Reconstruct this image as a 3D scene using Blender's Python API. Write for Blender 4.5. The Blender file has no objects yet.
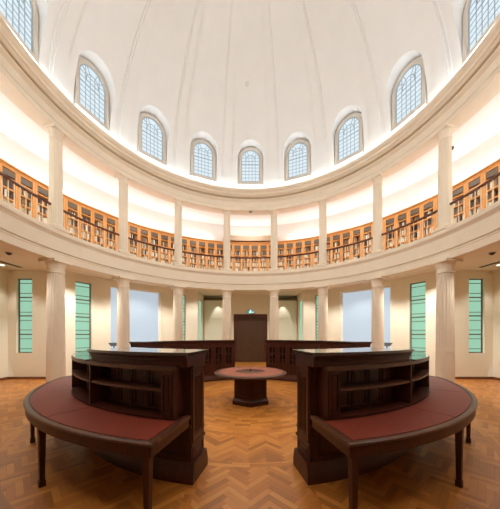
import bpy, bmesh, math, random
from mathutils import Vector, Matrix
random.seed(7)
C = bpy.context.scene.collection
R = 6.0                      # radius of the column ring
rad = math.radians
CAM = Vector((0.0, -6.12, 1.69))

# ------------------------------------------------------------------ materials
def lin(c):
    return tuple((v/255/12.92 if v/255 <= .04045 else ((v/255+.055)/1.055)**2.4) for v in c)

def mat(name, rgb, rough=.6, spec=.5, emit=None, strength=0, coat=0, noise=0, nscale=6, stretch=(1,1,1)):
    m = bpy.data.materials.new(name); m.use_nodes = True
    nt = m.node_tree; b = nt.nodes['Principled BSDF']
    c = lin(rgb)
    b.inputs['Base Color'].default_value = (*c, 1)
    b.inputs['Roughness'].default_value = rough
    b.inputs['Specular IOR Level'].default_value = spec
    if coat:
        b.inputs['Coat Weight'].default_value = coat; b.inputs['Coat Roughness'].default_value = .12
    if emit:
        b.inputs['Emission Color'].default_value = (*lin(emit), 1)
        b.inputs['Emission Strength'].default_value = strength
    if noise:
        tc = nt.nodes.new('ShaderNodeTexCoord'); mp = nt.nodes.new('ShaderNodeMapping')
        mp.inputs['Scale'].default_value = stretch
        nz = nt.nodes.new('ShaderNodeTexNoise'); nz.inputs['Scale'].default_value = nscale; nz.inputs['Detail'].default_value = 5
        rp = nt.nodes.new('ShaderNodeMapRange')
        rp.inputs['From Min'].default_value = .25; rp.inputs['From Max'].default_value = .75
        rp.inputs['To Min'].default_value = 1-noise; rp.inputs['To Max'].default_value = 1+noise
        mx = nt.nodes.new('ShaderNodeVectorMath'); mx.operation = 'SCALE'; mx.inputs[0].default_value = c
        L = nt.links.new
        L(tc.outputs['Object'], mp.inputs['Vector']); L(mp.outputs['Vector'], nz.inputs['Vector'])
        L(nz.outputs['Fac'], rp.inputs['Value']); L(rp.outputs['Result'], mx.inputs['Scale'])
        L(mx.outputs['Vector'], b.inputs['Base Color'])
    return m

M = {}
M['dome']   = mat('dome_plaster', (238,236,232), .85, .2, noise=.015, nscale=2)
M['stone']  = mat('cream_stone', (233,220,199), .7, .3, noise=.03, nscale=3)
M['wall']   = mat('cream_wall_paint', (233,226,206), .85, .2, noise=.015, nscale=2)
M['soffit'] = mat('soffit_paint', (228,216,196), .85, .2, noise=.015, nscale=2)
M['beige']  = mat('beige_paint', (196,170,146), .8, .2, noise=.02)
M['polish'] = mat('polished_mahogany_top', (58,32,22), .22, .6, coat=.8, noise=.2, nscale=5)
M['white']  = mat('white_paint', (240,237,231), .8, .2, noise=.01)
M['frame']  = mat('window_stone_surround', (222,214,203), .7, .3, noise=.03, nscale=6)
M['lead']   = mat('lead_bars', (165,182,192), .5)
M['pane']   = mat('daylit_leaded_glass', (70,80,88), .6, .1, (212,226,235), 1.1)
M['blue']   = mat('frosted_daylit_panel', (95,103,110), .6, .15, (206,222,236), .74)
M['green']  = mat('green_frosted_glass', (60,90,78), .5, .2, (160,212,184), .85)
M['metal']  = mat('dark_window_metal', (92,80,58), .45, .5, noise=.1)
M['wood']   = mat('dark_mahogany', (66,28,14), .40, .32, coat=.08, noise=.35, nscale=5, stretch=(6,6,.8))
M['woodlt'] = mat('worn_mahogany_edge', (84,50,33), .4, .45, coat=.15, noise=.3, nscale=7, stretch=(3,3,1))
M['rail']   = mat('handrail_mahogany', (92,38,20), .35, .5, coat=.3, noise=.2, nscale=5)
M['oak']    = mat('golden_oak', (226,160,92), .5, .4, noise=.18, nscale=4, stretch=(7,7,.8))
M['oakback']= mat('oak_cabinet_back', (186,132,84), .6, .3, noise=.15, nscale=4, stretch=(7,7,.8))
M['grille'] = mat('dark_header_panel', (112,98,84), .5, .4, noise=.1)
M['leather']= mat('red_brown_leather', (124,50,34), .55, .35, noise=.10, nscale=20)
M['leather2']=mat('table_leather', (150,86,68), .55, .35, noise=.10, nscale=20)
M['door']   = mat('door_walnut', (78,50,28), .45, .4, noise=.2, nscale=4, stretch=(9,9,.7))
M['doorfr'] = mat('door_frame_mahogany', (84,36,22), .4, .4, noise=.2, nscale=4, stretch=(8,8,.8))
M['glass']  = mat('dark_cabinet_glass', (26,18,14), .08, .6)
M['gtop']   = mat('polished_glass_top', (34,52,44), .05, .8)
M['base']   = mat('baseboard_wood', (120,72,42), .5, .4, noise=.15, nscale=5)
M['black']  = mat('black_plastic', (22,22,22), .4)
M['grey']   = mat('grey_plastic', (150,140,128), .5)
M['brass']  = mat('brass', (150,110,60), .3); M['brass'].node_tree.nodes['Principled BSDF'].inputs['Metallic'].default_value = 1
M['balus']  = mat('cream_baluster_paint', (236,220,192), .5, .4, noise=.02)
M['lamp']   = mat('lamp_lens', (255,240,215), .5, .3, (255,232,195), 6)
M['exitg']  = mat('exit_green', (50,110,100), .5, .3, (110,190,180), .55)
M['exitw']  = mat('exit_white', (225,255,245), .5, .3, (225,255,250), 1.6)
for i, c in enumerate([(236,224,200),(248,242,230),(140,104,74),(96,82,72),(214,188,146),(120,114,108),(176,138,96)]):
    M['book%d' % i] = mat('book_cloth_%s' % 'abcdefg'[i], c, .7, .3, noise=.08, nscale=12)

def floor_material():
    m = bpy.data.materials.new('parquet'); m.use_nodes = True
    nt = m.node_tree; N = nt.nodes; L = nt.links.new
    b = N['Principled BSDF']
    def mth(op, a, c=None, d=None):
        n = N.new('ShaderNodeMath'); n.operation = op
        for i, v in enumerate((a, c, d)):
            if v is None: continue
            if hasattr(v, 'is_output'): L(v, n.inputs[i])
            else: n.inputs[i].default_value = v
        return n.outputs[0]
    tc = N.new('ShaderNodeTexCoord')
    sep = N.new('ShaderNodeSeparateXYZ'); L(tc.outputs['Object'], sep.inputs[0])
    X, Y = sep.outputs[0], sep.outputs[1]
    w, n = .068, 5.0
    s = .70710678/w
    u = mth('MULTIPLY', mth('ADD', X, Y), s); v = mth('MULTIPLY', mth('SUBTRACT', Y, X), s)
    xi, yi = mth('FLOOR', u), mth('FLOOR', v)
    fu, fv = mth('SUBTRACT', u, xi), mth('SUBTRACT', v, yi)
    d = mth('FLOORED_MODULO', mth('SUBTRACT', xi, yi), 2*n)
    hor = mth('LESS_THAN', d, n-.5)
    vk = mth('SUBTRACT', 2*n-1, d)
    idx = mth('SUBTRACT', xi, mth('MULTIPLY', hor, d))
    idy = mth('SUBTRACT', yi, mth('MULTIPLY', mth('SUBTRACT', 1, hor), vk))
    along_h = mth('ADD', d, fu); along_v = mth('ADD', vk, fv)
    def mix(t, a, c): # t? a : c
        return mth('ADD', mth('MULTIPLY', t, a), mth('MULTIPLY', mth('SUBTRACT', 1, t), c))
    al = mix(hor, along_h, along_v); ac = mix(hor, fv, fu)
    # concentric boards
    r = mth('SQRT', mth('ADD', mth('MULTIPLY', X, X), mth('MULTIPLY', Y, Y)))
    ang = mth('ARCTAN2', X, Y)
    rr = mth('MULTIPLY', r, 1/.11); ri = mth('FLOOR', rr)
    aa = mth('ADD', mth('MULTIPLY', ang, 28/6.2831853), mth('MULTIPLY', ri, .37)); ai = mth('FLOOR', aa)
    fr, fa = mth('SUBTRACT', rr, ri), mth('SUBTRACT', aa, ai)
    def band(val, lo, hi):
        return mth('MULTIPLY', mth('GREATER_THAN', val, lo), mth('LESS_THAN', val, hi))
    inner = mth('LESS_THAN', r, 1.95)
    # border strips that follow the ring of furniture and the four aisles
    ab = lambda q: mth('ABSOLUTE', q)
    strip = mth('MAXIMUM', band(r, 1.95, 2.06), mth('MAXIMUM', band(r, 2.93, 3.04), band(r, 4.42, 4.55)))
    out = band(r, 3.04, 4.42)
    strip = mth('MAXIMUM', strip, mth('MULTIPLY', out, mth('MAXIMUM', band(ab(X), .60, .70), band(ab(Y), .60, .70))))
    curved = mth('MAXIMUM', inner, strip)
    def comb(a, c, d):
        q = N.new('ShaderNodeCombineXYZ')
        for i, v_ in enumerate((a, c, d)):
            if hasattr(v_, 'is_output'): L(v_, q.inputs[i])
            else: q.inputs[i].default_value = v_
        return q.outputs[0]
    idv = comb(mix(curved, ri, idx), mix(curved, ai, idy), mix(curved, 3.0, hor))
    wn = N.new('ShaderNodeTexWhiteNoise'); wn.noise_dimensions = '3D'; L(idv, wn.inputs['Vector'])
    val = wn.outputs['Value']
    # grain along each board
    gv = comb(mth('ADD', mth('MULTIPLY', mix(curved, aa, al), .35), mth('MULTIPLY', val, 37)), mth('MULTIPLY', mix(curved, fr, ac), 3), val)
    nz = N.new('ShaderNodeTexNoise'); nz.inputs['Scale'].default_value = 2.2; nz.inputs['Detail'].default_value = 5
    L(gv, nz.inputs['Vector'])
    t = mth('ADD', mth('MULTIPLY', val, .75), mth('MULTIPLY', mth('SUBTRACT', nz.outputs['Fac'], .37), .5))
    ramp = N.new('ShaderNodeValToRGB'); L(t, ramp.inputs['Fac'])
    e = ramp.color_ramp.elements
    e[0].position = .0; e[0].color = (*lin((150,92,38)), 1)
    e[1].position = 1.; e[1].color = (*lin((206,142,70)), 1)
    k = e.new(.5); k.color = (*lin((186,117,48)), 1)
    # dark joints
    def edge(q, wd):
        return mth('MAXIMUM', mth('LESS_THAN', q, wd), mth('GREATER_THAN', q, 1-wd))
    jr = mth('MAXIMUM', edge(fr, .03), edge(fa, .006))
    jh = mth('MAXIMUM', edge(ac, .035), mth('MAXIMUM', mth('LESS_THAN', al, .035), mth('GREATER_THAN', al, n-.035)))
    j = mix(curved, jr, jh)
    mx = N.new('ShaderNodeMixRGB'); mx.blend_type = 'MULTIPLY'
    L(mth('MULTIPLY', j, .35), mx.inputs['Fac']); L(ramp.outputs['Color'], mx.inputs[1]); mx.inputs[2].default_value = (.35,.25,.18,1)
    L(mx.outputs[0], b.inputs['Base Color'])
    b.inputs['Roughness'].default_value = .38; b.inputs['Specular IOR Level'].default_value = .4
    return m
M['floor'] = floor_material()

# ------------------------------------------------------------------ mesh helpers
def pol(r, a, z=0.0):
    """point at radius r, angle a in degrees (0 = away from the camera, + = right)"""
    return Vector((r*math.sin(rad(a)), r*math.cos(rad(a)), z))

def finish(bm, name, m, parent=None, sharp=35, matrix=None):
    bmesh.ops.remove_doubles(bm, verts=bm.verts, dist=1e-5)
    bmesh.ops.recalc_face_normals(bm, faces=bm.faces)
    me = bpy.data.meshes.new(name); bm.to_mesh(me); bm.free()
    me.materials.append(m if not isinstance(m, str) else M[m])
    me.polygons.foreach_set('use_smooth', [True]*len(me.polygons))
    me.set_sharp_from_angle(angle=rad(sharp))
    o = bpy.data.objects.new(name, me); C.objects.link(o)
    if parent is not None: o.parent = parent
    if matrix is not None: o.matrix_local = matrix
    return o

def box(bm, x0, x1, y0, y1, z0, z1, mtx=None):
    vs = [bm.verts.new((x, y, z)) for z in (z0, z1) for y in (y0, y1) for x in (x0, x1)]
    for f in ((0,1,3,2),(4,6,7,5),(0,4,5,1),(2,3,7,6),(0,2,6,4),(1,5,7,3)):
        bm.faces.new([vs[i] for i in f])
    if mtx is not None:
        for v in vs: v.co = mtx @ v.co
    return vs

def bbox(bm, x0, x1, y0, y1, z0, z1, bev=.01, mtx=None):
    """bevelled box"""
    b2 = bmesh.new(); box(b2, x0, x1, y0, y1, z0, z1)
    bmesh.ops.bevel(b2, geom=b2.edges[:], offset=bev, segments=1, affect='EDGES')
    if mtx is not None: b2.transform(mtx)
    me = bpy.data.meshes.new('t'); b2.to_mesh(me); b2.free(); bm.from_mesh(me); bpy.data.meshes.remove(me)

def sweep(bm, prof, a0, a1, n):
    """closed (r,z) profile turned from a0 to a1 degrees about the room's axis"""
    full = abs(a1-a0) > 359.9
    rings = []
    for i in range(n if full else n+1):
        a = a0+(a1-a0)*i/n
        rings.append([bm.verts.new(pol(r, a, z)) for r, z in prof])
    k = len(prof)
    for i in range(n):
        A, B = rings[i], rings[(i+1) % len(rings)]
        for j in range(k):
            bm.faces.new((A[j], A[(j+1) % k], B[(j+1) % k], B[j]))
    if not full:
        bm.faces.new(rings[0]); bm.faces.new(rings[-1][::-1])

def arcbox(bm, r0, r1, a0, a1, z0, z1, n=None):
    n = n or max(2, int(abs(a1-a0)/1.5))
    sweep(bm, [(r0, z0), (r1, z0), (r1, z1), (r0, z1)], a0, a1, n)

def lathe(bm, prof, n=32, cx=0, cy=0, flutes=0):
    """open (r,z) profile from bottom to top, capped; flutes carve where profile carries a third value"""
    rings = []
    for p in prof:
        r, z = p[0], p[1]; fl = p[2] if len(p) > 2 else 0
        rg = []
        for i in range(n):
            a = 2*math.pi*i/n
            q = r-fl*(abs(math.sin(a*flutes/2))**.7) if flutes and fl else r
            rg.append(bm.verts.new((cx+q*math.cos(a), cy+q*math.sin(a), z)))
        rings.append(rg)
    for A, B in zip(rings, rings[1:]):
        for i in range(n):
            bm.faces.new((A[i], A[(i+1) % n], B[(i+1) % n], B[i]))
    bm.faces.new(rings[0][::-1]); bm.faces.new(rings[-1])

def prism(bm, pts, d0, d1, mtx):
    """2-D outline (x,z) extruded along local y from d0 to d1"""
    A = [bm.verts.new(mtx @ Vector((x, d0, z))) for x, z in pts]
    B = [bm.verts.new(mtx @ Vector((x, d1, z))) for x, z in pts]
    k = len(pts)
    for i in range(k): bm.faces.new((A[i], A[(i+1) % k], B[(i+1) % k], B[i]))
    bm.faces.new(A[::-1]); bm.faces.new(B)

def ring2d(bm, outer, inner, d0, d1, mtx):
    """closed band between two outlines with equal point counts, extruded along y"""
    k = len(outer)
    V = [[bm.verts.new(mtx @ Vector((x, d, z))) for x, z in o] for o in (outer, inner) for d in (d0, d1)]
    oa, ob, ia, ib = V
    for i in range(k):
        j = (i+1) % k
        bm.faces.new((oa[i], oa[j], ob[j], ob[i])); bm.faces.new((ia[i], ib[i], ib[j], ia[j]))
        bm.faces.new((oa[i], ia[i], ia[j], oa[j])); bm.faces.new((ob[i], ob[j], ib[j], ib[i]))

def facing(r, a, z=0.0):
    """local frame at polar point: +y points outward, +x clockwise"""
    return Matrix.Translation(pol(r, a, z)) @ Matrix.Rotation(-rad(a), 4, 'Z')

def empty(name, label, cat, mtx, group=None):
    o = bpy.data.objects.new(name, None); C.objects.link(o)
    o.empty_display_size = .1; o.matrix_world = mtx
    o['label'] = label; o['category'] = cat
    if group: o['group'] = group
    return o

def tag(o, label, cat, group=None):
    o['label'] = label; o['category'] = cat
    if group: o['group'] = group
    return o

def struct(o):
    o['kind'] = 'structure'; return o

def clone(o, mtx=None, parent=None):
    c = o.copy(); C.objects.link(c)
    if parent is not None: c.parent = parent
    if mtx is not None: c.matrix_world = mtx
    for ch in [x for x in o.children]: clone(ch, None, c)
    return c

# ------------------------------------------------------------------ floor, gallery floor and ceilings
bm = bmesh.new(); box(bm, -10.5, 10.5, -10.5, 10.5, -.1, 0)
struct(finish(bm, 'floor', 'floor'))
bm = bmesh.new(); sweep(bm, [(5.95, 4.16), (12.5, 4.16), (12.5, 4.60), (5.95, 4.60)], 0, 360, 160)
struct(finish(bm, 'ceiling', 'soffit'))                       # ceiling under the gallery, gallery floor on top
bm = bmesh.new(); sweep(bm, [(6.2, 8.0), (8.4, 8.0), (8.4, 8.3), (6.2, 8.3)], 0, 360, 192)
struct(finish(bm, 'ceiling', 'white'))                        # ceiling over the gallery
bm = bmesh.new(); sweep(bm, [(7.86, 4.58), (8.3, 4.58), (8.3, 8.02), (7.86, 8.02)], 0, 360, 192)
struct(finish(bm, 'wall_gallery', 'white'))

# gallery fascia and the upper entablature (with its light trough)
bm = bmesh.new()
sweep(bm, [(6.34,3.93),(5.90,3.93),(5.90,4.13),(5.885,4.145),(5.905,4.16),(5.905,4.19),(5.86,4.21),(5.86,4.60),(5.845,4.62),(5.82,4.66),(5.78,4.69),(5.775,4.77),(5.79,4.79),(5.79,4.82),(6.22,4.82),(6.22,4.55),(6.34,4.55)], 0, 360, 240)
struct(finish(bm, 'trim_1', 'stone', sharp=25))
bm = bmesh.new()
sweep(bm, [(6.36,7.89),(5.88,7.89),(5.88,8.03),(5.86,8.05),(5.86,8.28),(5.83,8.31),(5.78,8.36),(5.78,8.39),(5.93,8.40),(5.93,8.48),(5.78,8.49),(5.76,8.51),(5.73,8.56),(5.70,8.57),(5.70,8.66),(5.66,8.70),(5.63,8.77),(5.63,8.83),(5.67,8.85),(5.70,8.68),(5.99,8.68),(5.99,8.60),(6.36,8.60)], 0, 360, 240)
struct(finish(bm, 'trim_2', 'stone', sharp=25))
bm = bmesh.new(); arcbox(bm, 7.36, 7.84, -11.5, 11.5, 6.96, 7.22)
struct(finish(bm, 'trim_3', 'beige'))

# ------------------------------------------------------------------ dome with window recesses
ZC = 8.8
bm = bmesh.new()
NA, NE = 224, 40
prof = [(6.0, 8.62)]+[(6.0*math.cos(rad(e)), ZC+6.0*math.sin(rad(e))) for e in [1+88.0*i/NE for i in range(NE+1)]]
rings = [[bm.verts.new(pol(r, 360*i/NA, z)) for i in range(NA)] for r, z in prof]
top = bm.verts.new((0, 0, ZC+6))
outp = [(.2, 15.6), (7.2, 15.6), (7.2, 8.62)]
rings_o = [[bm.verts.new(pol(r, 360*i/NA, z)) for i in range(NA)] for r, z in outp]
for A, B in zip(rings, rings[1:]):
    for i in range(NA): bm.faces.new((A[i], A[(i+1) % NA], B[(i+1) % NA], B[i]))
for i in range(NA): bm.faces.new((rings[-1][i], rings[-1][(i+1) % NA], top))
for A, B in zip(rings_o, rings_o[1:]):
    for i in range(NA): bm.faces.new((A[i], A[(i+1) % NA], B[(i+1) % NA], B[i]))
bm.faces.new(rings_o[0])
for i in range(NA): bm.faces.new((rings_o[-1][i], rings_o[-1][(i+1) % NA], rings[0][(i+1) % NA], rings[0][i]))
dome = finish(bm, 'ceiling', 'dome', sharp=30)
def arch(hw, z0, zs, n=20, rise=None):
    """arched outline: straight sides from z0 to zs, semicircle above"""
    rise = rise or hw
    return [(-hw, z0), (hw, z0)]+[(hw*math.cos(math.pi*i/n), zs+rise*math.sin(math.pi*i/n)) for i in range(n+1)]
bm = bmesh.new()
for k in range(-4, 5):
    prism(bm, arch(.64, 9.17, 10.50), -2.2, 0, facing(6.0, 22.5*k))
cut = finish(bm, 'cut', 'dome')
mod = dome.modifiers.new('recess', 'BOOLEAN'); mod.operation = 'DIFFERENCE'; mod.solver = 'EXACT'; mod.object = cut
dg = bpy.context.evaluated_depsgraph_get()
me = bpy.data.meshes.new_from_object(dome.evaluated_get(dg))
dome.modifiers.clear(); dome.data = me
cutme = cut.data; bpy.data.objects.remove(cut); bpy.data.meshes.remove(cutme)
# shallow ribs between the windows, part of the same plaster
bm = bmesh.new(); bm.from_mesh(dome.data)
for k in range(16):
    a = 11.25+22.5*k
    for hw, th in ((.27, .038), (.18, .068)):
        prev = None
        for i in range(46):
            e = rad(2+72.0*i/45)
            f = hw*max(.22, math.cos(e))
            rr, zz = 6.0*math.cos(e), ZC+6.0*math.sin(e)
            ctr = pol(rr, a, zz); t = pol(1, a+90); nrm = (Vector((0,0,ZC))-ctr).normalized()
            q = [bm.verts.new(ctr+t*s*f+nrm*h) for s, h in ((-1,-.06),(-.95,th),(.95,th),(1,-.06))]
            if prev:
                for j in range(3): bm.faces.new((prev[j], prev[j+1], q[j+1], q[j]))
            prev = q
bm.to_mesh(dome.data); bm.free()
dome.data.polygons.foreach_set('use_smooth', [True]*len(dome.data.polygons))
dome.data.set_sharp_from_angle(angle=rad(25))
struct(dome)

# drum windows
nw = 0
for k in range(-4, 5):
    nw += 1
    mt = facing(5.995, 22.5*k)
    zs = 10.48
    bm = bmesh.new(); ring2d(bm, arch(.585, 9.22, zs), arch(.475, 9.34, zs), -.09, 0.0, mt)
    ring2d(bm, arch(.480, 9.335, zs), arch(.455, 9.36, zs), -.06, 0.0, mt)
    w = struct(finish(bm, 'window_%d' % nw, 'frame'))
    bm = bmesh.new(); prism(bm, arch(.47, 9.345, zs), -.03, -.012, mt); finish(bm, 'glass', 'pane', w)
    bm = bmesh.new()
    ring2d(bm, arch(.459, 9.356, zs), arch(.43, 9.385, zs), -.055, -.02, mt)
    for x in (-.24, -.08, .08, .24):
        top_ = zs+math.sqrt(.42**2-x*x) if abs(x) > .1 else zs+.20
        bbox(bm, x-.010, x+.010, -.045, -.03, 9.36, top_, .002, mt)
    for z in [9.56+.165*i for i in range(7)]:
        hw = .43 if z < zs else math.sqrt(max(.01, .43**2-(z-zs)**2))
        bbox(bm, -hw, hw, -.045, -.03, z-(.02 if abs(z-10.22) < .01 else .009), z+(.02 if abs(z-10.22) < .01 else .009), .002, mt)
    ring2d(bm, arch(.22, zs-.1, zs, 12), arch(.20, zs-.08, zs, 12), -.046, -.03, mt)
    for q in (35, 65, 115, 145):
        p0 = Vector((.2*math.cos(rad(q)), zs+.2*math.sin(rad(q)))); p1 = Vector((.44*math.cos(rad(q)), zs+.44*math.sin(rad(q))))
        dx = Vector((-(p1-p0).y, (p1-p0).x)).normalized()*.009
        prism(bm, [tuple(p0-dx), tuple(p1-dx), tuple(p1+dx), tuple(p0+dx)], -.045, -.03, mt)
    finish(bm, 'glazing_bar', 'lead', w)
    bm = bmesh.new(); bbox(bm, -.61, .61, -.13, 0, 9.17, 9.225, .012, mt); finish(bm, 'sill', 'frame', w)

# ------------------------------------------------------------------ ground floor walls
ZT = 4.17
def wallrun(bm, p0, p1, holes=(), z0=0.0, z1=ZT):
    """flat wall from p0 to p1 (plan) with rectangular recesses (u0,u1,za,zb,depth)"""
    p0, p1 = Vector((*p0, 0)), Vector((*p1, 0))
    Ln = (p1-p0).length; t = (p1-p0)/Ln
    nrm = Vector((t.y, -t.x, 0))
    if nrm.dot((p0+p1)/2) < 0: nrm = -nrm
    us = sorted({0, Ln, *[q for h in holes for q in h[:2]]}); zs = sorted({z0, z1, *[q for h in holes for q in h[2:4]]})
    P = lambda u, z, d=0: bm.verts.new(p0+t*u+nrm*d+Vector((0, 0, z)))
    for ua, ub in zip(us, us[1:]):
        for za, zb in zip(zs, zs[1:]):
            if any(h[0] <= ua and ub <= h[1] and h[2] <= za and zb <= h[3] for h in holes): continue
            bm.faces.new((P(ua, za), P(ub, za), P(ub, zb), P(ua, zb)))
    for u0, u1, za, zb, d in holes:
        for (a, b_) in (((u0, za), (u1, za)), ((u1, za), (u1, zb)), ((u1, zb), (u0, zb)), ((u0, zb), (u0, za))):
            bm.faces.new((P(*a), P(*b_), P(*b_, d), P(*a, d)))
        bm.faces.new((P(u0, za, d+.01), P(u1, za, d+.01), P(u1, zb, d+.01), P(u0, zb, d+.01)))
    return p0, t, nrm

def plan_mtx(p0, t, nrm, u):
    """frame on a wall: x along the wall, y outward, origin at distance u"""
    o = p0+t*u
    return Matrix(((t.x, nrm.x, 0, o.x), (t.y, nrm.y, 0, o.y), (0, 0, 1, 0), (0, 0, 0, 1)))

GW = [nw]
def green_window(frame_m, width, z0=1.0, z1=3.86, d=.16):
    GW[0] += 1
    bm = bmesh.new(); hw = width/2
    sq = lambda h, a, b_: [(-h, a), (h, a), (h, b_), (-h, b_)]
    ring2d(bm, sq(hw, z0, z1), sq(hw-.03, z0+.035, z1-.035), d-.08, d, frame_m)
    w = struct(finish(bm, 'window_%d' % GW[0], 'metal'))
    bm = bmesh.new(); box(bm, -hw+.02, hw-.02, d-.04, d-.02, z0+.02, z1-.02, frame_m); finish(bm, 'glass', 'green', w)
    bm = bmesh.new()
    for f in (.06, .195, .25, .30, .45, .50, .56, .69, .75, .81, .945):
        z = z1-f*(z1-z0); hb = .022 if f in (.25, .50, .75) else .011; bbox(bm, -hw+.03, hw-.03, d-.075, d-.045, z-hb, z+hb, .004, frame_m)
    finish(bm, 'glazing_bar', 'metal', w)

def blue_window(frame_m, width, z0=1.0, z1=3.90, d=.22):
    GW[0] += 1
    bm = bmesh.new(); hw = width/2
    sq = lambda h, a, b_: [(-h, a), (h, a), (h, b_), (-h, b_)]
    ring2d(bm, sq(hw, z0, z1), sq(hw-.05, z0+.05, z1-.05), d-.08, d, frame_m)
    w = struct(finish(bm, 'window_%d' % GW[0], 'white'))
    bm = bmesh.new(); box(bm, -hw+.03, hw-.03, d-.05, d-.03, z0+.03, z1-.03, frame_m); finish(bm, 'frosted_panel', 'blue', w)

Rw, YN, XN = 1.31*R, .519*R, .49*R          # wall radius, half width of side bays, half width of front bay
YF, XF = 1.507*R, 1.549*R
bases = {}
def arc_wall(bm, s, a0, a1, specials, back=False):
    """curved wall between angles, flat facets at the recesses; s mirrors"""
    marks = sorted([(a0, a0)]+[(x[0], x[1]) for x in specials]+[(a1, a1)])
    pts = [a0]
    cuts = []
    for (p, q), (p2, q2) in zip(marks, marks[1:]):
        n = max(1, int(abs(p2-q)/1.6))
        for i in range(n):
            u, v = q+(p2-q)*i/n, q+(p2-q)*(i+1)/n
            wallrun(bm, pol(Rw, s*u)[:2], pol(Rw, s*v)[:2]); cuts.append((u, v))
        if q2 > p2:
            kind = [x[2] for x in specials if x[0] == p2][0]
            A, B = pol(Rw, s*p2), pol(Rw, s*q2); Ln = (B-A).length
            if kind == 'blue':
                h = (.04, Ln-.04, 1.0, 3.90, .22)
            else:
                h = (.02, Ln-.02, 1.0, 3.86, .16)
            p0, t, nrm = wallrun(bm, A[:2], B[:2], [h])
            fm = plan_mtx(p0, t, nrm, Ln/2)
            todo.append((kind, fm, h[1]-h[0]))
            cuts.append((p2, q2))
    return cuts
todo = []
aN = math.degrees(math.asin(XN/Rw)); aS = math.degrees(math.acos(YN/Rw))
for s, side in ((-1, 'left'), (1, 'right')):
    bm = bmesh.new()
    cuts = arc_wall(bm, s, aN, aS, [(26.6, 31.4, 'green'), (36, 53.5, 'blue'), (58.6, 63.4, 'green')])
    struct(finish(bm, 'wall_front_'+side, 'wall', sharp=10))
    bm = bmesh.new()
    h = [((1.39-1.203)*R+.03, (1.49-1.203)*R+.03, 1.0, 3.86, .16)]
    p0, t, nrm = wallrun(bm, (s*Rw*math.sin(rad(aS)), YN), (s*XF, YN), h)
    todo.append(('green', plan_mtx(p0, t, nrm, (h[0][0]+h[0][1])/2), h[0][1]-h[0][0]))
    wallrun(bm, (s*XF, YN), (s*XF, -YN)); wallrun(bm, (s*XF, -YN), (s*Rw*math.sin(rad(aS)), -YN))
    n = 30
    a = [180-aS, 180-aN]
    for i in range(n):
        u, v = a[0]+(a[1]-a[0])*(i-0)/n-0, a[0]+(a[1]-a[0])*(i+1)/n
        wallrun(bm, pol(Rw, s*u)[:2], pol(Rw, s*v)[:2])
    struct(finish(bm, 'wall_'+side, 'wall', sharp=10))
    # baseboard of this side
    bm = bmesh.new()
    path = [Vector((s*XN, YF)), Vector((s*XN, math.sqrt(Rw**2-XN**2)))]
    path += [pol(Rw, s*v).to_2d() for u, v in cuts]
    path += [Vector((s*XF, YN)), Vector((s*XF, -YN)), Vector((s*Rw*math.sin(rad(aS)), -YN))]
    for A, B in zip(path, path[1:]):
        if (B-A).length < 1e-4: continue
        t = (B-A).normalized(); nr = Vector((t.y, -t.x))
        if nr.dot((A+B)/2) > 0: nr = -nr
        Ln = (B-A).length
        fm = Matrix(((t.x, nr.x, 0, A.x), (t.y, nr.y, 0, A.y), (0,0,1,0), (0,0,0,1)))
        prism(bm, [(0, 0), (Ln, 0), (Ln, .09), (0, .09)], .001, .025, fm)
    struct(finish(bm, 'baseboard_'+side, 'base'))
bm = bmesh.new()
wallrun(bm, (-XN, YF), (XN, YF))
for s in (-1, 1):
    y0 = math.sqrt(Rw**2-XN**2); Ln = YF-y0
    p0, t, nrm = wallrun(bm, (s*XN, y0), (s*XN, YF), [(.30, 1.35, .35, 3.75, .16)])
    todo.append(('side', plan_mtx(p0, t, nrm, .825), 1.05))
struct(finish(bm, 'wall_front', 'wall', sharp=10))
bm = bmesh.new()
wallrun(bm, (-XN, -YF), (XN, -YF))
for s in (-1, 1): wallrun(bm, (s*XN, -YF), (s*XN, -math.sqrt(Rw**2-XN**2)))
struct(finish(bm, 'wall_back', 'wall', sharp=10))
for kind, fm, wd in todo:
    if kind == 'green': green_window(fm, wd)
    elif kind == 'blue': blue_window(fm, wd)
    else:
        GW[0] += 1
        bm = bmesh.new(); sq = lambda h, a, b_: [(-h, a), (h, a), (h, b_), (-h, b_)]
        ring2d(bm, sq(wd/2, .35, 3.75), sq(wd/2-.04, .39, 3.71), .06, .15, fm)
        w = struct(finish(bm, 'window_%d' % GW[0], 'wall'))
        bm = bmesh.new(); box(bm, -wd/2+.02, wd/2-.02, .10, .12, .37, 3.73, fm); finish(bm, 'glass', 'green', w)

# dark head track over the pale hanging screens of the front bay, portal and door
for s, side in ((-1, 'left'), (1, 'right')):
    bm = bmesh.new(); bbox(bm, min(s*1.25, s*2.93), max(s*1.25, s*2.93), YF-.12, YF-.03, 3.86, 4.0, .01)
    t = empty('roller_blind', 'pale roller blind with dark brown head box %s of the wooden door' % side, 'blind', Matrix.Translation((s*2.05, YF, 0)), 'roller blinds beside the door')
    o = finish(bm, 'head_box', 'metal'); o.parent = t; o.matrix_parent_inverse = t.matrix_world.inverted()
    bm = bmesh.new()
    box(bm, min(s*1.28, s*2.90), max(s*1.28, s*2.90), YF-.065, YF-.055, .25, 3.87)
    for z in (1.9, 2.75): bbox(bm, min(s*1.28, s*2.90), max(s*1.28, s*2.90), YF-.072, YF-.05, z-.012, z+.012, .004)
    o = finish(bm, 'blind_fabric', 'wall'); o.parent = t; o.matrix_parent_inverse = t.matrix_world.inverted()
bm = bmesh.new()
box(bm, -1.17, -1.045, YF-.14, YF-.001, 0, ZT); box(bm, 1.045, 1.17, YF-.14, YF-.001, 0, ZT); box(bm, -1.045, 1.045, YF-.14, YF-.001, 2.99, ZT)
struct(finish(bm, 'trim_4', 'wall'))
bm = bmesh.new()
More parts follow.
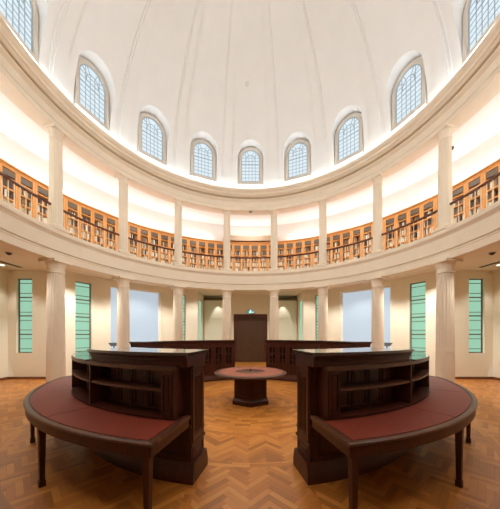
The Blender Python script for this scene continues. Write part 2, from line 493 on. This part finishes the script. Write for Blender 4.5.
box(bm, -1.04, -.90, YF-.17, YF-.002, 0, 2.985); box(bm, .90, 1.04, YF-.17, YF-.002, 0, 2.985); box(bm, -.90, .90, YF-.17, YF-.002, 2.83, 2.985)
d = struct(finish(bm, 'door_1', 'doorfr'))
for s in (-1, 1):
    bm = bmesh.new(); x0, x1 = sorted((s*.001, s*.897))
    bbox(bm, x0, x1, YF-.10, YF-.04, .01, 2.825, .006)
    leaf = finish(bm, 'door_leaf', 'door', d)
    bm = bmesh.new(); sq = lambda a, b_, c, e: [(a, c), (b_, c), (b_, e), (a, e)]
    for za, zb in ((.2, 1.25), (1.4, 2.65)):
        ring2d(bm, sq(x0+.12, x1-.12, za, zb), sq(x0+.15, x1-.15, za+.03, zb-.03), YF-.115, YF-.09, Matrix.Identity(4))
    finish(bm, 'panel_moulding', 'door', leaf)
    bm = bmesh.new(); lathe(bm, [(.012, 0), (.012, .04), (.03, .05), (.03, .07), (.015, .08)], 16)
    bm.transform(Matrix.Translation((s*.07, YF-.10, 1.05)) @ Matrix.Rotation(rad(90), 4, 'X'))
    finish(bm, 'door_knob', 'brass', leaf)

# exit sign: half-round lit sign above the door
t = empty('exit_sign', 'small glowing half-round exit sign fixed just above the wooden door', 'sign', Matrix.Translation((0, YF-.16, 3.02)))
half = lambda r: [(-r, 0), (r, 0)]+[(r*math.cos(math.pi*i/20), r*math.sin(math.pi*i/20)*.9) for i in range(1, 20)]
bm = bmesh.new(); prism(bm, half(.28), -.03, .02, Matrix.Identity(4)); finish(bm, 'housing', 'grey', t)
bm = bmesh.new(); prism(bm, half(.255), -.036, -.028, Matrix.Translation((0, 0, .012))); finish(bm, 'sign_face', 'exitg', t)
bm = bmesh.new()                              # white running figure and arrow
fig = lambda *p: prism(bm, list(p), -.042, -.034, Matrix.Identity(4))
fig(*[(.0+.028*math.cos(i*.5236), .20+.028*math.sin(i*.5236)) for i in range(12)])
fig((-.03,.09),(.02,.09),(.03,.17),(-.02,.17)); fig((.0,.10),(.02,.085),(.075,.05),(.06,.03)); fig((-.03,.10),(0,.09),(-.05,.03),(-.075,.04))
fig((.02,.165),(.03,.15),(.08,.13),(.085,.145)); fig((-.02,.165),(-.015,.15),(-.075,.12),(-.08,.135))
fig((.11,.075),(.16,.075),(.16,.05),(.20,.09),(.16,.13),(.16,.105),(.11,.105))
finish(bm, 'running_figure', 'exitw', t)

# ------------------------------------------------------------------ columns
def column(z0, z1, rb, rt, low):
    bm = bmesh.new(); H = z1-z0
    box(bm, -rb*1.35, rb*1.35, -rb*1.35, rb*1.35, z0, z0+.07)
    lathe(bm, [(rb*1.3, z0+.07), (rb*1.34, z0+.10), (rb*1.3, z0+.135), (rb*1.12, z0+.15), (rb*1.05, z0+.17)], 40)
    base = bm
    zf = z0+(1.2 if low else .25); zn = z1-(.40 if low else .34)
    bm2 = bmesh.new(); p = [(rb, z0+.16)]
    rr = lambda z: rb+(rt-rb)*(((z-z0)/H)**1.4)
    if low: p += [(rr(zf-.02), zf-.02), (rr(zf-.02)-.008, zf-.012), (rr(zf)-.008, zf-.004), (rr(zf), zf)]
    p += [(rr(zf+.03), zf+.03), (rr(zf+.06), zf+.06, .009)]
    for i in range(1, 9):
        z = zf+.06+(zn-.1-zf)*i/8; p.append((rr(z), z, .009))
    p += [(rr(zn), zn)]
    lathe(bm2, p, 120, flutes=20)
    bm3 = bmesh.new(); q = rr(zn)
    lathe(bm3, [(q, zn), (q*1.10, zn+.01), (q*1.10, zn+.035), (q, zn+.045), (q, zn+.15), (q*1.05, zn+.16), (q*1.05, zn+.18), (q*1.06, zn+.19), (q*1.09, z1-.16), (q*1.24, z1-.10), (q*1.27, z1-.085), (q*1.27, z1-.08)], 48)
    bbox(bm3, -q*1.4, q*1.4, -q*1.4, q*1.4, z1-.085, z1, .008)
    return base, bm2, bm3
ordn = ['first', 'second', 'third', 'fourth']
for low in (True, False):
    z0, z1 = (0.0, 3.93) if low else (4.82, 7.89)
    bms = column(0, z1-z0, *((.235, .205) if low else (.178, .155)), low)
    proto = None
    for k in range(4):
        for s, side in ((-1, 'left'), (1, 'right')):
            lab = ('ground floor fluted cream column under the gallery, %s %s of the door' if low else 'slender cream column standing on the upper gallery edge, %s %s of centre') % (ordn[k], side)
            mt = facing(R, s*(11.25+22.5*k), z0)
            grp = 'ground floor columns' if low else 'upper gallery columns'
            if proto is None:
                proto = empty('stone_column', lab, 'column', mt, grp)
                for b_, nm in zip(bms, ('column_base', 'shaft', 'capital')): finish(b_, nm, 'stone', proto, sharp=40)
            else:
                c = clone(proto, mt); c['label'] = lab

# ------------------------------------------------------------------ gallery railings, one per bay
place = {0: 'the centre bay'}
for k in range(1, 5):
    for s, side in ((-1, 'left'), (1, 'right')): place[s*k] = 'the %s bay %s of centre' % (ordn[k-1], side)
for k in range(-4, 5):
    a0, a1 = 22.5*k-9.6, 22.5*k+9.6
    t = empty('gallery_railing', 'cream gallery railing with mahogany handrail in %s' % place[k], 'railing', facing(R, 22.5*k, 4.82), 'gallery railings')
    inv = t.matrix_world.inverted()
    def put(bm_, nm, m_):
        bm_.transform(inv); return finish(bm_, nm, m_, t)
    bm = bmesh.new()
    sweep(bm, [(5.97,5.53),(6.03,5.53),(6.045,5.56),(6.03,5.59),(6.0,5.60),(5.97,5.59),(5.955,5.56)], a0, a1, 14); put(bm, 'handrail', 'rail')
    bm = bmesh.new(); arcbox(bm, 5.985, 6.015, a0, a1, 4.87, 4.90); put(bm, 'bottom_rail', 'balus')
    nb = 13; first = None
    for i in range(nb):
        a = a0+(a1-a0)*(i+.5)/nb
        mt = inv @ facing(R, a, 4.82)
        if first is None:
            bm = bmesh.new(); lathe(bm, [(.011, .03), (.011, .10), (.017, .16), (.012, .22), (.011, .40), (.018, .44), (.011, .48), (.011, .71)], 8)
            first = finish(bm, 'baluster', 'balus', t, matrix=mt)
        else:
            c = first.copy(); C.objects.link(c); c.parent = t; c.matrix_local = mt

# ------------------------------------------------------------------ gallery bookcases and books
RB, W = 7.44, 2*7.44*math.tan(rad(3.75/2))
HB = 2.28
rails = [.06, .30, .62, .95, 1.25, 1.55, 1.88, 2.20]
case = None
num = ['first', 'second', 'third', 'fourth', 'fifth', 'sixth']
case_mt = []
for i in range(-23, 23):
    a = 3.75*(i+.5)
    bay = round(a/22.5); pos = i-(6*bay-3)
    lab = 'oak gallery bookcase, %s from the left in %s' % (num[pos], place[bay])
    mt = facing(RB, a, 4.60); case_mt.append((i, mt))
    if case is None:
        case = empty('oak_bookcase', lab, 'bookcase', mt, 'oak bookcases round the upper gallery')
        bm = bmesh.new(); h = W/2-.003
        box(bm, -h, -h+.02, 0.02, .36, 0, HB-.05); box(bm, h-.02, h, .02, .36, 0, HB-.05)
        box(bm, -h, h, .34, .36, 0, HB-.05)
        finish(bm, 'carcass', 'oakback', case)
        bm = bmesh.new()                                 # face frame
        box(bm, -h, -h+.07, 0, .03, 0, HB-.05); box(bm, h-.07, h, 0, .03, 0, HB-.05)
        bbox(bm, -h+.07, h-.07, 0.0, .03, 2.13, HB-.05, .003); bbox(bm, -h+.07, h-.07, 0, .03, 0, .09, .003)
        finish(bm, 'face_frame', 'oak', case)
        for z in rails[1:-1]:
            bm = bmesh.new(); bbox(bm, -h+.025, h-.025, .006, .335, z-.034, z+.012, .004); finish(bm, 'shelf', 'oak', case)
        bm = bmesh.new(); bbox(bm, -h+.065, h-.065, .012, .026, 1.935, 2.115, .004); finish(bm, 'header_panel', 'grille', case)
        bm = bmesh.new(); prism(bm, [(0, HB-.05), (.36, HB-.05), (.36, HB), (-.05, HB), (-.05, HB-.02), (-.02, HB-.03)], -h, h, Matrix(((0,1,0,0),(1,0,0,0),(0,0,1,0),(0,0,0,1))))
        finish(bm, 'cornice', 'oak', case)
    else:
        c = clone(case, mt); c['label'] = lab
books = []
for i, mt in case_mt:
    for row in range(1, 6):
        zb = rails[row]+.013; room = rails[row+1]-.030-zb
        x = -W/2+.03
        while True:
            th = random.uniform(.028, .07)
            if x+th > W/2-.03: break
            if random.random() > .08:
                hh = room*random.uniform(.72, .97); dp = random.uniform(.16, .22)
                dark = row >= 4 and random.random() < .8
                ci = random.choices(range(7), (1,0,4,6,2,5,2) if dark else (6,6,2,2,4,1,2))[0]
                books.append((abs(i+.5), mt @ Matrix.Translation((x+th/2, .05, zb)), th-.003, dp, hh, ci))
            x += th
books.sort(key=lambda q: -q[0])
bookmesh = []
for ci in range(7):
    bm = bmesh.new()
    prism(bm, [(-.5, .06), (-.3, .0), (.3, .0), (.5, .06), (.5, 1), (-.5, 1)], 0, 1, Matrix(((1,0,0,0),(0,0,1,0),(0,1,0,0),(0,0,0,1))))
    o = finish(bm, 'book', 'book%d' % ci); bookmesh.append(o.data); bpy.data.objects.remove(o)
for q, mt, th, dp, hh, ci in books[:300]:
    o = bpy.data.objects.new('book', bookmesh[ci]); C.objects.link(o)
    o.matrix_world = mt @ Matrix.Diagonal((th, dp, hh, 1))
    side = 'left' if mt.translation.x < 0 else 'right'
    tag(o, 'small upright book on the open shelves of the nearest oak gallery bookcases at far %s' % side, 'book', 'books at the %s end of the upper gallery' % side)
bm = bmesh.new()
midx = []
for q, mt, th, dp, hh, ci in books[300:]:
    n0 = len(bm.faces)
    box(bm, -th/2, th/2, 0, dp, 0, hh, mt)
    midx += [ci]*(len(bm.faces)-n0)
me = bpy.data.meshes.new('books_on_shelves'); bm.to_mesh(me); bm.free()
for ci in range(7): me.materials.append(M['book%d' % ci])
me.polygons.foreach_set('material_index', midx)
o = bpy.data.objects.new('shelved_book_mass', me); C.objects.link(o); o['kind'] = 'stuff'
tag(o, 'mass of small books filling the oak bookcases along the far gallery', 'books')

# ------------------------------------------------------------------ ring of curved bookcases with desks
def panel(bm, r, a0, a1, z0, z1, out, n=None, w=.035):
    """raised panel on a curved face: moulding frame plus field; out = +1 outer face, -1 inner"""
    n = n or max(2, int(abs(a1-a0)/2))
    da = math.degrees(w/r); sg = 1 if a1 > a0 else -1
    d = lambda h: (r-.004*out, r+h*out)
    def ab(h, p, q, za, zb):
        lo, hi = sorted(d(h)); arcbox(bm, lo, hi, p, q, za, zb, n)
    ab(.016, a0, a1, z0, z0+w); ab(.016, a0, a1, z1-w, z1)
    ab(.016, a0, a0+sg*da, z0+w, z1-w); ab(.016, a1-sg*da, a1, z0+w, z1-w)
    ab(.010, a0+sg*da*2, a1-sg*da*2, z0+2*w, z1-2*w)

def end_face(a, sg, bmw, r0, r1, items):
    """boxes on a radial end face; sg = side the face looks to; items = (u0,u1,z0,z1,h) with u measured from r0"""
    rd = pol(1, a); tg = pol(1, a+90)*sg
    mt = Matrix(((rd.x, tg.x, 0, rd.x*r0), (rd.y, tg.y, 0, rd.y*r0), (0,0,1,0), (0,0,0,1)))
    for u0, u1, z0, z1, h in items: bbox(bmw, u0, u1, -.004, h, z0, z1, .005, mt)

R0, R1, RS, RD = 3.06, 3.43, 3.65, 4.20
def ring_bookcase(s, near, label):
    t = empty('curved_bookcase', label, 'bookcase', Matrix.Translation(pol(3.2, s*(135 if near else 45))), 'dark curved bookcases of the reading ring')
    inv = t.matrix_world.inverted()
    def put(bm_, nm, m_='wood', sharp=35, par=None):
        bm_.transform(inv); return finish(bm_, nm, m_, par or t, sharp)
    A = (lambda q: s*(180-q)) if near else (lambda q: s*q)     # q = angle from the aisle on the axis
    E0, E1, EM = 11.4, 78.6, (37.0 if near else 78.6)
    zl, zh = 1.34, 1.50
    bm = bmesh.new()                                           # moulded plinth
    sweep(bm, [(R0-.045,0),(R1+.045,0),(R1+.045,.11),(R1+.035,.125),(R1+.03,.155),(R1+.015,.19),(R1+.005,.23),(R0-.005,.23),(R0-.015,.19),(R0-.03,.155),(R0-.035,.125),(R0-.045,.11)], A(E0-.7), A(E1+.7), 44); put(bm, 'plinth')
    bm = bmesh.new(); arcbox(bm, R0, R1, A(E0), A(E1), .22, zl, 44); put(bm, 'body')
    bm = bmesh.new()                                           # raised moulded top
    x_ = .13 if near else 0
    sweep(bm, [(R0,zl),(R1+.02+x_,zl),(R1+.02+x_,1.40),(R1+.03+x_,1.41),(R1+.03+x_,1.435),(R1+.055+x_,1.455),(R1+.055+x_,1.47),(R0-.06,1.47),(R0-.06,1.455),(R0-.02,1.43),(R0-.02,1.40),(R0,1.385)], A(E0-.4), A(EM), 30); put(bm, 'cornice')
    bm = bmesh.new(); arcbox(bm, R0-.07, R1+.065+x_, A(E0-.9), A(EM+.2), 1.47, zh, 30); put(bm, 'top_board', 'polish')
    # dado moulding all round
    bm = bmesh.new()
    arcbox(bm, R1-.002, R1+.02, A(E0), A(E1), .62, .66, 40); arcbox(bm, R0-.02, R0+.002, A(E0), A(E1), .50, .54, 40)
    end_face(A(E0), -1 if A(E0+1) > A(E0) else 1, bm, R0, R1, [(-.015, R1-R0+.015, .40, .435, .018)])
    put(bm, 'dado_moulding')
    # end face on the central aisle: reeded pilaster above, sunk panel below
    sg = -1 if A(E0+1) > A(E0) else 1
    bm = bmesh.new(); w = R1-R0
    end_face(A(E0), sg, bm, R0, R1, [(.02,.08,.44,1.30,.012),(w-.08,w-.02,.44,1.30,.012),(.08,w-.08,1.22,1.30,.012),(.08,w-.08,.44,.52,.012)]+[(.105+.036*i,.127+.036*i,.54,1.20,.010) for i in range(5)]+[(.0,w,1.30,1.345,.02)])
    put(bm, 'end_panel')
    bm = bmesh.new(); end_face(A(E0), sg, bm, R0, R1, [(.03,w-.03,.25,.28,.010),(.03,w-.03,.36,.385,.010),(.03,.06,.28,.36,.010),(w-.06,w-.03,.28,.36,.010),(.09,w-.09,.295,.345,.008)])
    put(bm, 'end_panel')
    if near:
        # open shelving on the desk side
        bm = bmesh.new(); arcbox(bm, R1, RS, A(E0+1.6), A(E1), 1.305, 1.345, 44); put(bm, 'shelf_top', 'woodlt')
        bm = bmesh.new(); arcbox(bm, R1, RS-.01, A(E0+1.9), A(E1), 1.075, 1.100, 44); put(bm, 'shelf', 'woodlt')
        bm = bmesh.new(); arcbox(bm, R1, RS+.005, A(E0+1.6), A(E1), .787, .805, 44); put(bm, 'shelf')
        for q in (34.6, 56.5, 77.9):
            bm = bmesh.new(); arcbox(bm, R1, RS, A(q), A(q+.45), .80, 1.31, 2); put(bm, 'divider')
        bm = bmesh.new(); arcbox(bm, R1-.01, RS-.002, A(E0+1.6), A(E0+4.0), .80, 1.31, 3)
        pl = put(bm, 'end_pilaster')
        bm = bmesh.new(); panel(bm, RS-.002, A(E0+1.8), A(E0+3.8), .84, 1.28, 1, 2, .022); put(bm, 'panel_moulding', 'wood', 35, None)
        # glass covered lower top behind the raised part
        bm = bmesh.new(); arcbox(bm, R0-.02, RS-.01, A(EM+.3), A(E1+.3), 1.345, 1.362, 30); put(bm, 'glass_top', 'gtop')
        # back panels of the shelving and the knee-hole panels
        qs = [E0+4.6+(34.2-E0-4.6)*i/4 for i in range(5)]
        qs = qs+[35.6+(56.0-35.6)*i/3 for i in range(4)]
        for u, v in zip(qs, qs[1:]):
            if v-u < 2: continue
            bm = bmesh.new(); panel(bm, R1, A(u+.3), A(v-.3), .83, 1.28, 1, None, .02); put(bm, 'back_panel')
        for i in range(6):
            u = E0+.5+i*11.1
            bm = bmesh.new(); panel(bm, R1, A(u+.5), A(u+10.3), .27, .60, 1, 6); put(bm, 'knee_panel')
    else:
        n = 9; st = (E1-E0-1)/n
        for i in range(n+1):
            q = E0+.5+i*st
            bm = bmesh.new(); arcbox(bm, R0-.03, R0+.01, A(q-.75), A(q+.75), .23, zl, 2)
            arcbox(bm, R0-.04, R0, A(q-.95), A(q+.95), 1.26, zl, 2); arcbox(bm, R0-.04, R0, A(q-.95), A(q+.95), .23, .33, 2); put(bm, 'pilaster')
        for i in range(n):
            u, v = E0+.5+i*st+.95, E0+.5+(i+1)*st-.95
            bm = bmesh.new(); da = .8
            for q0, q1 in ((u, u+da), (v-da, v), ((u+v)/2-.4, (u+v)/2+.4)): arcbox(bm, R0-.018, R0+.005, A(q0), A(q1), .56, 1.28, 2)
            for z0_, z1_ in ((.56, .61), (1.23, 1.28)): arcbox(bm, R0-.018, R0+.005, A(u), A(v), z0_, z1_, 5)
            for z in (.78, 1.0): arcbox(bm, R0-.012, R0+.005, A(u+da), A(v-da), z-.012, z+.012, 5)
            dr = put(bm, 'cabinet_door')
            bm = bmesh.new(); arcbox(bm, R0-.006, R0+.004, A(u+da*.7), A(v-da*.7), .59, 1.25, 5)
            g = put(bm, 'glass', 'glass'); g.parent = dr
            bm = bmesh.new(); panel(bm, R0, A(u), A(v), .26, .48, -1, 4, .03); put(bm, 'lower_panel')
    return t

def desk(s, label):
    t = empty('curved_desk', label, 'desk', Matrix.Translation(pol(3.9, s*135)), 'curved reading desks')
    inv = t.matrix_world.inverted()
    def put(bm_, nm, m_='wood', sharp=35):
        bm_.transform(inv); return finish(bm_, nm, m_, t, sharp)
    A = lambda q: s*(180-q)
    E0, E1 = 11.4, 78.4
    bm = bmesh.new(); arcbox(bm, R1+.03, RD-.02, A(E0), A(E1), .735, .772, 60); put(bm, 'desk_top')
    bm = bmesh.new()
    sweep(bm, [(RD-.06,.766),(RD-.055,.783),(RD-.014,.783),(RD-.003,.777),(RD,.768),(RD-.003,.757),(RD-.014,.749),(RD-.06,.749)], A(E0-.1), A(E1+.1), 60)
    put(bm, 'edge_moulding', 'woodlt', 50)
    for q0, q1 in ((E0-.15, E0+.75), (E1-.75, E1+.15)):
        bm = bmesh.new(); arcbox(bm, R1+.04, RD-.058, A(q0), A(q1), .749, .783, 2); put(bm, 'edge_strip', 'woodlt')
    bm = bmesh.new(); arcbox(bm, RD-.055, RD-.018, A(E0+.1), A(E1-.1), .655, .749, 60)
    for q in (E0+.1, E1-.6): arcbox(bm, R1+.05, RD-.02, A(q), A(q+.5), .655, .749, 2)
    put(bm, 'apron')
    qs = [E0+.95, 33.4, 56.0, E1-.95]
    for u, v in zip(qs, qs[1:]):
        bm = bmesh.new(); arcbox(bm, RS+.012, RD-.072, A(u+.06), A(v-.06), .770, .780, 24); put(bm, 'leather_top', 'leather')
    for q in (12.3, 34.3, 56.0, 77.6):
        bm = bmesh.new(); mt = facing(RD-.056, A(q))
        for (w0, w1, z0, z1) in ((.030,.030,0,.012),(.029,.029,.012,.07),(.022,.031,.07,.60),(.034,.034,.60,.735)):
            vs = [bm.verts.new(mt @ Vector((x*wv, y*wv, z))) for z, wv in ((z0, w0), (z1, w1)) for x, y in ((-1,-1),(1,-1),(1,1),(-1,1))]
            for i in range(4): bm.faces.new((vs[i], vs[(i+1) % 4], vs[4+(i+1) % 4], vs[4+i]))
            bm.faces.new(vs[3::-1]); bm.faces.new(vs[4:])
        put(bm, 'leg')
    return t
for s, side in ((-1, 'left'), (1, 'right')):
    ring_bookcase(s, True, 'nearer dark mahogany curved bookcase with open shelves on the %s of the aisle' % side)
    desk(s, 'curved mahogany desk with red leather top round the outside of the %s bookcase' % side)
    ring_bookcase(s, False, 'farther dark curved bookcase with glazed doors, %s of the wooden door' % side)

# ------------------------------------------------------------------ round table in the middle
t = empty('round_table', 'round table with red leather ring top and hexagonal pedestal in the middle', 'table', Matrix.Identity(4))
bm = bmesh.new(); sweep(bm, [(.02,.70),(.86,.70),(.885,.715),(.905,.735),(.905,.75),(.895,.765),(.02,.765)], 0, 360, 96); finish(bm, 'table_top', 'wood', t)
bm = bmesh.new(); sweep(bm, [(.80,.764),(.80,.770),(.89,.770),(.908,.752),(.908,.74),(.89,.735)], 0, 360, 96); finish(bm, 'edge_moulding', 'woodlt', t, 50)
for i in range(4):
    bm = bmesh.new(); arcbox(bm, .375, .798, 90*i+.5, 90*i+89.5, .764, .773, 24); finish(bm, 'leather_top', 'leather2', t)
bm = bmesh.new(); sweep(bm, [(.001,.764),(.001,.774),(.36,.774),(.37,.770),(.37,.764)], 0, 360, 64); finish(bm, 'centre_disc', 'woodlt', t)
hexa = lambda r: [(r*math.sin(rad(60*i)), r*math.cos(rad(60*i))) for i in range(6)]
def hexloft(bm, lv):
    rg = [[bm.verts.new((x, y, z)) for x, y in hexa(r)] for r, z in lv]
    for P, Q in zip(rg, rg[1:]):
        for i in range(6): bm.faces.new((P[i], P[(i+1) % 6], Q[(i+1) % 6], Q[i]))
    bm.faces.new(rg[0][::-1]); bm.faces.new(rg[-1])
bm = bmesh.new(); hexloft(bm, [(.445,.13),(.445,.66),(.47,.68),(.47,.70)]); finish(bm, 'pedestal', 'wood', t)
bm = bmesh.new(); hexloft(bm, [(.505,0),(.505,.09),(.485,.11),(.465,.14),(.446,.15)]); finish(bm, 'plinth', 'wood', t)
for i in range(6):
    a = 60*i+30; mt = facing(.445*math.cos(rad(30)), a)
    bm = bmesh.new(); sq = lambda h, p, q: [(-h, p), (h, p), (h, q), (-h, q)]
    ring2d(bm, sq(.18, .20, .62), sq(.15, .23, .59), -.002, .014, mt); ring2d(bm, sq(.11, .27, .55), sq(.02, .36, .46), -.002, .008, mt)
    finish(bm, 'side_panel', 'wood', t)
bm = bmesh.new(); lathe(bm, [(.03, .774), (.03, .782), (.012, .787), (.010, .815), (.014, .822), (.006, .83)], 16, 0, 0); finish(bm, 'finial', 'black', t)

# ------------------------------------------------------------------ small fittings
def fitting(name, label, cat, loc, parts, rot=None, group=None):
    mt = Matrix.Translation(loc)
    if rot is not None: mt = mt @ rot
    t = empty(name, label, cat, mt, group)
    for nm, pr, m_ in parts:
        bm = bmesh.new(); lathe(bm, pr, 24); finish(bm, nm, m_, t)
    return t
domecam = [('housing', [(.085, -.02), (.09, -.015), (.09, 0)], 'grey'), ('dark_dome', [(.005, -.075), (.035, -.065), (.06, -.045), (.07, -.018)], 'black')]
for s, side in ((-1, 'left'), (1, 'right')):
    fitting('security_camera', 'dark dome security camera on the ground floor ceiling at far %s' % side, 'camera', (s*7.25, 1.11, 4.16), domecam, group='ceiling cameras')
    fitting('recessed_downlight', 'small round lit downlight in the low ceiling at far %s edge' % side, 'ceiling light', (s*8.74, 2.35, 4.16), [('trim_ring', [(.09, -.012), (.10, -.006), (.10, 0)], 'white'), ('lens', [(.065, -.016), (.07, -.010)], 'lamp')], group='recessed downlights')
    t = empty('air_diffuser', 'long dark slot air diffuser in the low ceiling at far %s' % side, 'vent', Matrix.Translation((s*8.38, 1.4, 4.16)), 'slot air diffusers')
    bm = bmesh.new(); bbox(bm, -.05, .05, -1.2, 1.25, -.012, 0, .003); finish(bm, 'slot', 'black', t)
    bm = bmesh.new(); sq = lambda a, b_: [(-a, -b_), (a, -b_), (a, b_), (-a, b_)]
    ring2d(bm, sq(.065, 1.27), sq(.045, 1.24), -.016, 0, Matrix(((1,0,0,0),(0,0,1,0),(0,1,0,0),(0,0,0,1)))); finish(bm, 'slot_frame', 'metal', t)
    # sloped information stand in front of the pale blue panel
    t = empty('information_stand', 'black sloped information stand before the pale blue window on the %s' % side, 'stand', Matrix.Translation((s*5.56, 3.70, 0)) @ Matrix.Rotation(-s*rad(56), 4, 'Z'), 'information stands')
    bm = bmesh.new(); lathe(bm, [(.17, 0), (.17, .012), (.03, .02), (.022, .05), (.022, 1.28)], 24); finish(bm, 'post', 'black', t)
    bm = bmesh.new(); bbox(bm, -.17, .17, -.12, .12, -.012, .012, .004, Matrix.Translation((0, 0, 1.31)) @ Matrix.Rotation(rad(28), 4, 'X')); finish(bm, 'sloped_panel', 'black', t)
fitting('security_camera', 'tiny grey dome camera under the upper cornice above the centre bay', 'camera', (0, 5.98, 7.89), [(n_, p_, 'grey') for n_, p_, m_ in domecam], group='ceiling cameras')
ca = pol(R, 78.75)
fitting('spotlight', 'small black spotlight clamped to the upper column nearest the right edge', 'spotlight', (ca.x+.15, ca.y-.02, 7.32),
        [('lamp_body', [(.035, -.07), (.055, -.06), (.055, .05), (.03, .065)], 'black'), ('bracket', [(.012, .06), (.012, .12)], 'black')], Matrix.Rotation(rad(-90), 4, 'Y') @ Matrix.Identity(4))
dv = Vector((-3.5/241, 1, 251/241)); oc = CAM-Vector((0, 0, ZC))
a_, b_, c_ = dv.dot(dv), 2*dv.dot(oc), oc.dot(oc)-36
tt = (-b_+math.sqrt(b_*b_-4*a_*c_))/(2*a_); hit = CAM+dv*tt; nr = (Vector((0, 0, ZC))-hit).normalized()
fitting('smoke_detector', 'tiny round white smoke detector high on the dome near its centre line', 'smoke detector', hit,
        [('body', [(.07, -.02), (.075, .02), (.06, .05), (.02, .06)], 'white')], Vector((0, 0, 1)).rotation_difference(nr).to_matrix().to_4x4())

# ------------------------------------------------------------------ lights
def area(name, mt, sx, sy, power, col, spread=180):
    l = bpy.data.lights.new(name, 'AREA'); l.shape = 'RECTANGLE'; l.size = sx; l.size_y = sy
    l.energy = power; l.color = col; l.spread = rad(spread)
    o = bpy.data.objects.new(name, l); C.objects.link(o); o.matrix_world = mt; return o
def spot(name, loc, target, power, angle, col, blend=.6, size=.05):
    l = bpy.data.lights.new(name, 'SPOT'); l.energy = power; l.spot_size = rad(angle); l.spot_blend = blend; l.color = col; l.shadow_soft_size = size
    o = bpy.data.objects.new(name, l); C.objects.link(o)
    o.location = loc; o.rotation_euler = (Vector(target)-Vector(loc)).to_track_quat('-Z', 'Y').to_euler(); return o
WARM = (.97, .985, 1); WARM2 = (1, .965, .90); SOFT = (.95, .96, .95)
up = Matrix.Rotation(math.pi, 4, 'X'); tilt = Matrix.Rotation(rad(180+30), 4, 'X'); GAL = (.88, .97, 1.10)
for i in range(40):                                           # strip in the cornice trough, washing the dome
    area('cove_strip', facing(5.85, 9*i, 8.74) @ up, 0.9, .08, 6.2, (.86, 1.0, 1.12))
for i in range(48):                                           # strip on top of the bookcases, washing the gallery ceiling
    a = 7.5*i+3.75
    z = 6.96
    if abs((a+180) % 360-180) < 11.6: continue
    area('shelf_top_strip', facing(7.62, a, z) @ tilt, .9, .08, 5.4, GAL)
for a in (-8, 0, 8): area('shelf_top_strip', facing(7.6, a, 7.30) @ tilt, .95, .08, 4, GAL)
for i in range(16):                                           # gallery ceiling lights over the walkway
    spot('gallery_downlight', pol(6.85, 22.5*i, 7.97), pol(7.3, 22.5*i, 5.2), 110, 120, WARM2)
for i in range(16):                                           # ground floor downlights under the gallery
    spot('ceiling_downlight', pol(6.75, 22.5*i, 4.12), pol(6.75, 22.5*i, 0), 8 if 4 < i < 12 else 120 if i in (0, 1, 15) else 150 if i in (4, 12) else 300, 130, WARM2)
for i in range(16):                                           # fill floods added above the cornice lip to brighten the opposite fascia, no fittings
    a = 22.5*i+11.25
    spot('added_fill_flood', pol(5.74, a, 9.0), pol(5.9, a+180, 4.4), 60 if i in (0, 1, 2, 13, 14, 15) else 370, 58, SOFT, .8, .12)
    spot('cornice_spot', pol(5.74, a+5, 9.0), pol(.6, a+185, 0), 300, 44, (1, .93, .80), .7, .12)
for s in (-1, 1):
    spot('ceiling_downlight', (s*8.74, 2.35, 4.10), (s*8.74, 2.35, 0), 60, 100, WARM2)
    spot('wall_spot', (s*2.02, YF-.55, 4.10), (s*2.02, YF-.05, 2.4), 75, 46, WARM2, .5, .02)

w = bpy.data.worlds.new('World'); bpy.context.scene.world = w; w.use_nodes = True
w.node_tree.nodes['Background'].inputs['Color'].default_value = (.6, .75, 1, 1); w.node_tree.nodes['Background'].inputs['Strength'].default_value = .02

# ------------------------------------------------------------------ camera and view
cd = bpy.data.cameras.new('camera'); cam = bpy.data.objects.new('camera', cd); C.objects.link(cam)
cam.location = CAM; cam.rotation_euler = (rad(90), 0, 0)
cd.sensor_fit = 'HORIZONTAL'; cd.sensor_width = 36; cd.lens = 36*241/500
cd.shift_y = (335-254.5)/500; cd.shift_x = -.5/500; cd.clip_start = .05
sc = bpy.context.scene; sc.camera = cam
sc.view_settings.view_transform = 'Standard'; sc.view_settings.look = 'None'
sc.view_settings.exposure = 0; sc.view_settings.gamma = 1; sc.view_settings.use_curve_mapping = False
sc.cycles.use_denoising = True
sc.cycles.max_bounces = 10; sc.cycles.diffuse_bounces = 6
